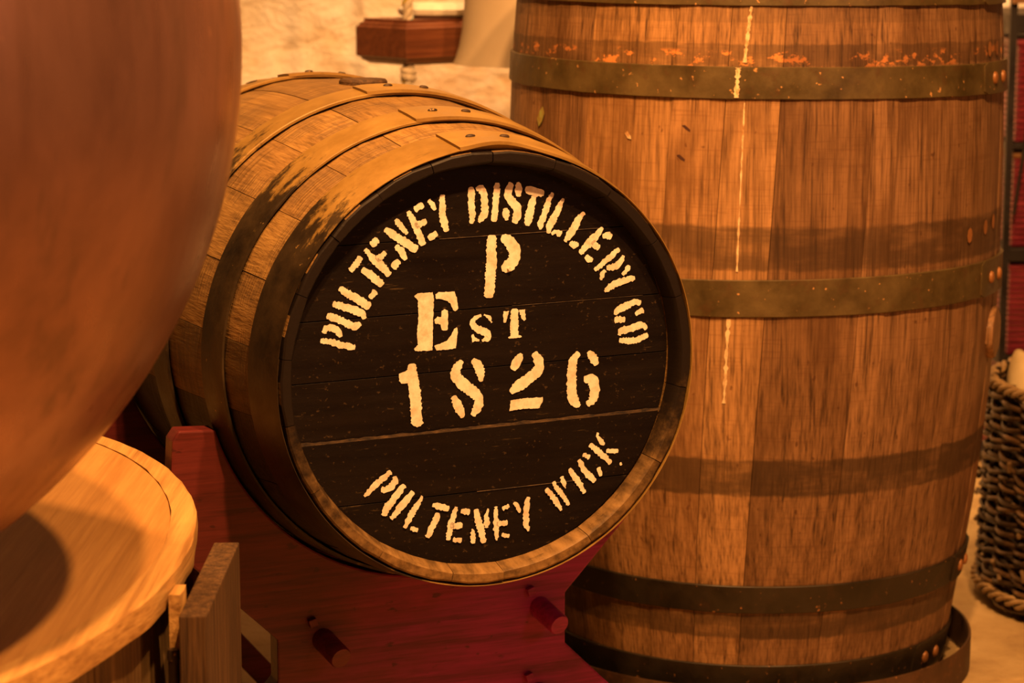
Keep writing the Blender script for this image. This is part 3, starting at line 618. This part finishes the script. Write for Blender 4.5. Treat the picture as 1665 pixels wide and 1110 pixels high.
# copper pot
PC=.912; PR=.473; prof=[(.02,.4512),(.150,.4512),(.158,.4535),(.176,.466),(.198,.482)]
for k in range(1,46):
    z=.488+(1.32-.488)*k/45; prof.append((math.sqrt(max(PR*PR-(z-PC)**2,.0001)),z))
prof+=[(.235,1.345),(.215,1.38),(.20,1.45),(.185,1.6),(.16,1.8),(.02,1.85)]
mb=MB(); mb.lathe(prof,128); pot=mb.build('copper_pot',M['copper']); pot.location=(-.682,1.8,0)
tag(pot,'large rounded copper pot still standing on pale wooden tub at left','pot')

# upright plank
mb=MB(); rows=[]
H=.430; x0,x1,y0,y1=-.2800,-.2562,1.896,2.134
for k in range(21):
    z=H*k/20; rows.append([(x,y,z) for x,y in ((x0,y0),(x1,y0),(x1+.0004*noise.noise(Vector((z*40,0,0))),(y0+y1)/2),(x1,y1),(x0,y1),(x0,(y0+y1)/2))])
mb.grid(rows,False,True); q=len(mb.v); mb.f+=[tuple(range(6)),tuple(range(q-6,q))]; mb.mi+=[0,0]
mb.v=[(x-PX*0,y,z+(.0016*noise.noise(Vector((x*90,y*60,2))) if z>H-.001 else 0)) for x,y,z in mb.v]
o=mb.build('plank',M['plank'],smooth=False,bevel=.0014,seg=2)
tag(o,'short thick rough plank standing on end beside the pale tub','plank')
# iron rod
mb=MB(); mb.lathe([(.0048,0),(.0048,.385),(.0056,.3855),(.0056,.392),(.0046,.3945)],16); o=mb.build('iron_rod',M['darkiron']); o.location=(-.2880,1.9155,0)
tag(o,'thin dark iron rod standing between the plank and tub edge','rod')

# ------------------------------------------------------------------ hanging moulded shelf
SP=Vector((-.1705,3.8,0)); LD=Vector((-.64,.77,0)); RD=Vector((.77,.64,0)).normalized(); LD=Vector((-RD.y,RD.x,0)); SW,SL=.138,.46
smt=Matrix((RD,LD,UP)).transposed()
shelf=empty('hanging_shelf',SP+Vector((0,0,.7765)),'thick brown moulded wooden shelf hung on cream rope by back wall','shelf',mtx=smt)
mb=MB(); rows=[]
for ins,z in ((.016,0),(.007,.006),(.0055,.0095),(0,.0125),(0,.0600),(.004,.0625),(.004,.0655),(.0095,.0685),(.0095,.0735)):
    rows.append([(ins,ins,z),(SL-ins,ins,z),(SL-ins,SW-ins,z),(ins,SW-ins,z)])
mb.grid(rows,False,True); q=len(mb.v); mb.f+=[(3,2,1,0),(q-4,q-3,q-2,q-1)]; mb.mi+=[0,0]
mb.build('board',M['shelfwood'],shelf,smooth=False,bevel=.0007,seg=1)
for cx,cy in ((.022,.024),(SL-.03,SW*.5)):
    rp=MB(); z0,z1=-.040,3.42; n=int((z1-z0)/.0045)
    for kk in range(3):
        pts=[]
        for i in range(n+1):
            z=z0+(z1-z0)*i/n; a=2*PI*(z/.042)+kk*2*PI/3; pts.append((cx+.0046*math.cos(a),cy+.0046*math.sin(a),z))
        rp.tube(pts,.0049,6,mi=0)
    ro=rp.build('rope',M['rope'],shelf)
    for kk,mm in ((.10,'yarnblue'),(.42,'yarnyellow')):
        y=MB(); pts=[]
        for i in range(n+1):
            z=z0+(z1-z0)*i/n; a=2*PI*(z/.042)+kk; pts.append((cx+.0078*math.cos(a),cy+.0078*math.sin(a),z))
        y.tube(pts,.0021,5); y.build('yarn',M[mm],ro)
    kb=MB(); pts=[]
    for i in range(41):
        a=2*PI*i/40*2.4; pts.append((cx+(.0082)*math.cos(a),cy+(.0082)*math.sin(a),-.004-.022*i/40))
    kb.tube(pts,.0058,7); kb.build('knot',M['rope'],ro)
# pale faceted dish on the shelf
dc=SP+RD*.115+LD*.070
mb=MB(); mb.lathe([(.050,0),(.064,.006),(.066,.014),(.052,.022),(.045,.0235),(.030,.018)],10,ph=.3); o=mb.build('faceted_dish',M['card'],smooth=False); o.location=(dc.x,dc.y,.7765+.0738)
tag(o,'low pale cream faceted dish on the hanging wooden shelf','dish')
# flared cream shade
shade=empty('pendant_lamp',(.04,3.72,.786),'cream flared bell-shaped lampshade half hidden behind upright barrel','lamp')
pf=[(.1335,0),(.1290,.010),(.1235,.028),(.1185,.055),(.1150,.095),(.112,.16),(.105,.24),(.088,.31),(.055,.35),(.018,.362)]
mb=MB(); mb.lathe(pf+[(r-.003,z-.002) for r,z in pf[::-1]][:-1]+[(.1305,.0005)],56,cap=False); mb.build('lamp_shade',M['shade'],shade)
mb=MB(); mb.tube([(0,0,.355),(0,0,1.0),(0,0,3.41)],.003,8); mb.build('cord',M['blackmetal'],shade)

# ------------------------------------------------------------------ rack with red wicker hampers
RX0,RX1,RY0,RY1=.885,1.50,4.19,4.56
rack=empty('metal_rack',((RX0+RX1)/2,(RY0+RY1)/2,0),'black metal rack of red wicker hampers behind upright barrel','rack')
def rl(x,y,z): return (x-(RX0+RX1)/2,y-(RY0+RY1)/2,z)
for x in (RX0+.006,RX1-.006):
    for y in (RY0+.006,RY1-.006):
        mb=MB(); mb.box(rl(x,y,.47),(.006,.006,.47)); mb.build('post',M['blackmetal'],rack,smooth=False)
for z0,z1 in ((.012,.022),(.212,.228),(.403,.426),(.606,.616),(.812,.845)):
    mb=MB(); mb.box(rl((RX0+RX1)/2,(RY0+RY1)/2,(z0+z1)/2),((RX1-RX0)/2-.001,(RY1-RY0)/2-.001,(z1-z0)/2)); mb.build('shelf_tray',M['blackmetal'],rack,smooth=False,bevel=.001,seg=1)
mb=MB(); mb.box(rl((RX0+RX1)/2,RY0-.004,.875),((RX1-RX0)/2,.012,.010)); mb.build('top_rail',M['cane'],rack,smooth=False,label='tan wooden top rail')
mb=MB(); mb.tube([rl(.936,RY0-.010,.822),rl(.92,RY0-.012,.65),rl(.901,RY0-.010,.49)],.0035,6); mb.build('stay_wire',M['blackmetal'],rack)
hn=['red wicker hamper on the lowest shelf of black rack','red wicker hamper on the second shelf from the floor of black rack','red wicker hamper on the third shelf from the floor of black rack','red wicker hamper on the topmost shelf of black rack']
for i,(z0,z1) in enumerate(((.022,.206),(.228,.397),(.426,.600),(.616,.800))):
    hx0,hx1,hy0,hy1=RX0+.019,RX1-.019,RY0+.019,RY1-.022
    h=empty('wicker_hamper',((hx0+hx1)/2,(hy0+hy1)/2,z0),hn[i],'hamper','red wicker hampers on the rack')
    wx,wy=(hx1-hx0)/2,(hy1-hy0)/2; hh=z1-z0
    mb=MB(); mb.box((0,0,hh/2),(wx-.004,wy-.004,hh/2-.001)); 
    nr=int(hh/.0105)
    for k in range(nr):
        z=.0065+(hh-.019)*k/(nr-1); pts=[]
        for j in range(25): pts.append((-wx+2*wx*j/24,-wy+.0035+.0016*math.sin(j*PI+k*PI),z))
        mb.tube(pts,.0046,5)
        mb.tube([(-wx+.0035+.0016*math.sin(j*PI+k*PI),-wy+2*wy*j/16,z) for j in range(17)],.0046,5)
    mb.build('woven_body',M['redwicker'],h)['kind']='stuff'
    mb=MB(); mb.tube([(-wx,-wy+.002,hh-.006),(wx,-wy+.002,hh-.006),(wx,wy,hh-.006),(-wx,wy,hh-.006)],.0065 if i!=2 else .0075,8,closed=True); mb.build('rim',M['cane'] if i==2 else M['redwicker'],h,label='tan cane rim' if i==2 else None)

# ------------------------------------------------------------------ willow basket with sack
WX,WY,WR,WH=.958,3.42,.246,.335
wb=empty('willow_basket',(WX,WY,0),'dark woven willow basket on the floor right of upright barrel','basket')
rg=random.Random(8); NS=30
for i in range(NS):
    a=2*PI*i/NS; mb=MB(); pts=[((WR-.006)*math.cos(a+.01*k)*(1-.03*(k/5)),(WR-.006)*math.sin(a+.01*k)*(1-.03*(k/5)),WH*k/5+.004) for k in range(6)]
    mb.tube(pts,.0045,6); mb.build('stake',M['willowdark'],wb)
mb=MB(); mb.lathe([(WR-.016,.0),(WR-.018,WH-.02),(WR-.022,WH-.02),(WR-.022,.012)],48,cap=False); mb.lathe([(.005,.004),(WR-.017,.004),(WR-.017,.012),(.005,.012)],40); mb.build('inner_lining',M['willowdark'],wb)
rows=40
for k in range(rows):
    z=.014+(WH-.030)*k/(rows-1); pts=[]; rad=[]; ofs=rg.uniform(0,6)
    for j in range(120):
        a=2*PI*j/120; wv=.0075*math.sin(a*NS/2+k*PI)+.005*noise.noise(Vector((math.cos(a)*5,math.sin(a)*5,k*3.7)))
        rr=WR*(1-.03*z/WH)+wv
        zz=z+.0075*noise.noise(Vector((math.cos(a)*4+ofs,math.sin(a)*4,k*1.3)))+.002*math.sin(a*NS/2+k)
        pts.append((rr*math.cos(a),rr*math.sin(a),zz)); rad.append(.0037+.0012*noise.noise(Vector((a*3,k,0))))
    mb=MB(); mb.tube(pts,rad,6,closed=True); o=mb.build('weaver',M['willow'],wb)
    kk=rg.choice((.5,.7,.9,1.2,2.0)); o.color=(kk,kk,kk*.95,1)
def braid(zc,R0,r,m,name,amp):
    for q in range(3):
        pts=[]
        for j in range(180):
            a=2*PI*j/180; t=a*22+q*2*PI/3; pts.append(((R0+amp*math.cos(t))*math.cos(a),(R0+amp*math.cos(t))*math.sin(a),zc+amp*math.sin(t)+.004*noise.noise(Vector((a*3,q,0)))))
        mb=MB(); mb.tube(pts,r,6,closed=True); mb.build(name,m,wb)
braid(WH-.004,WR*.972,.0040,M['willowpale'],'rim_braid',.0058)
braid(.026,WR+.006,.0036,M['willowpale'],'foot_braid',.006)
# short cut ends sticking out of the weave
for i in range(24):
    a=rg.uniform(PI*.75,PI*1.55); z=rg.uniform(.05,WH-.03); mb=MB(); d=rg.uniform(.03,.07)
    pts=[((WR*.99+.004+.010*k/3)*math.cos(a+d*k/3),(WR*.99+.004+.010*k/3)*math.sin(a+d*k/3),z+.012*k/3*rg.uniform(-1,1)) for k in range(4)]
    mb.tube(pts,.0034,6); o=mb.build('cut_end',M['willowpale'],wb); o.color=(.5,.46,.42,1)
mb=MB(); rws=[]
for i in range(25):
    v=i/24; rw=[]
    for j in range(64):
        a=2*PI*j/64; rr=(WR-.028)*math.cos(v*PI/2)**.40; zz=.07*math.sin(v*PI/2)
        d=.055*noise.noise(Vector((rr*math.cos(a)*14,rr*math.sin(a)*14,zz*14)))+.030*noise.noise(Vector((rr*math.cos(a)*30,rr*math.sin(a)*32,2)))
        rw.append((rr*math.cos(a)*(1+.4*d),rr*math.sin(a)*(1+.4*d),zz+d*min(1,v*5)+.0))
    rws.append(rw)
rws.insert(0,[(x*.98,y*.98,-.21) for x,y,z in rws[0]])
rws.insert(0,[(x*.02,y*.02,-.21) for x,y,z in rws[0]])
mb.grid(rws,False,True); o=mb.build('crumpled_sack',M['sack']); o.location=(WX,WY,.300)
tag(o,'crumpled cream sackcloth stuffed in the top of willow basket','sack')
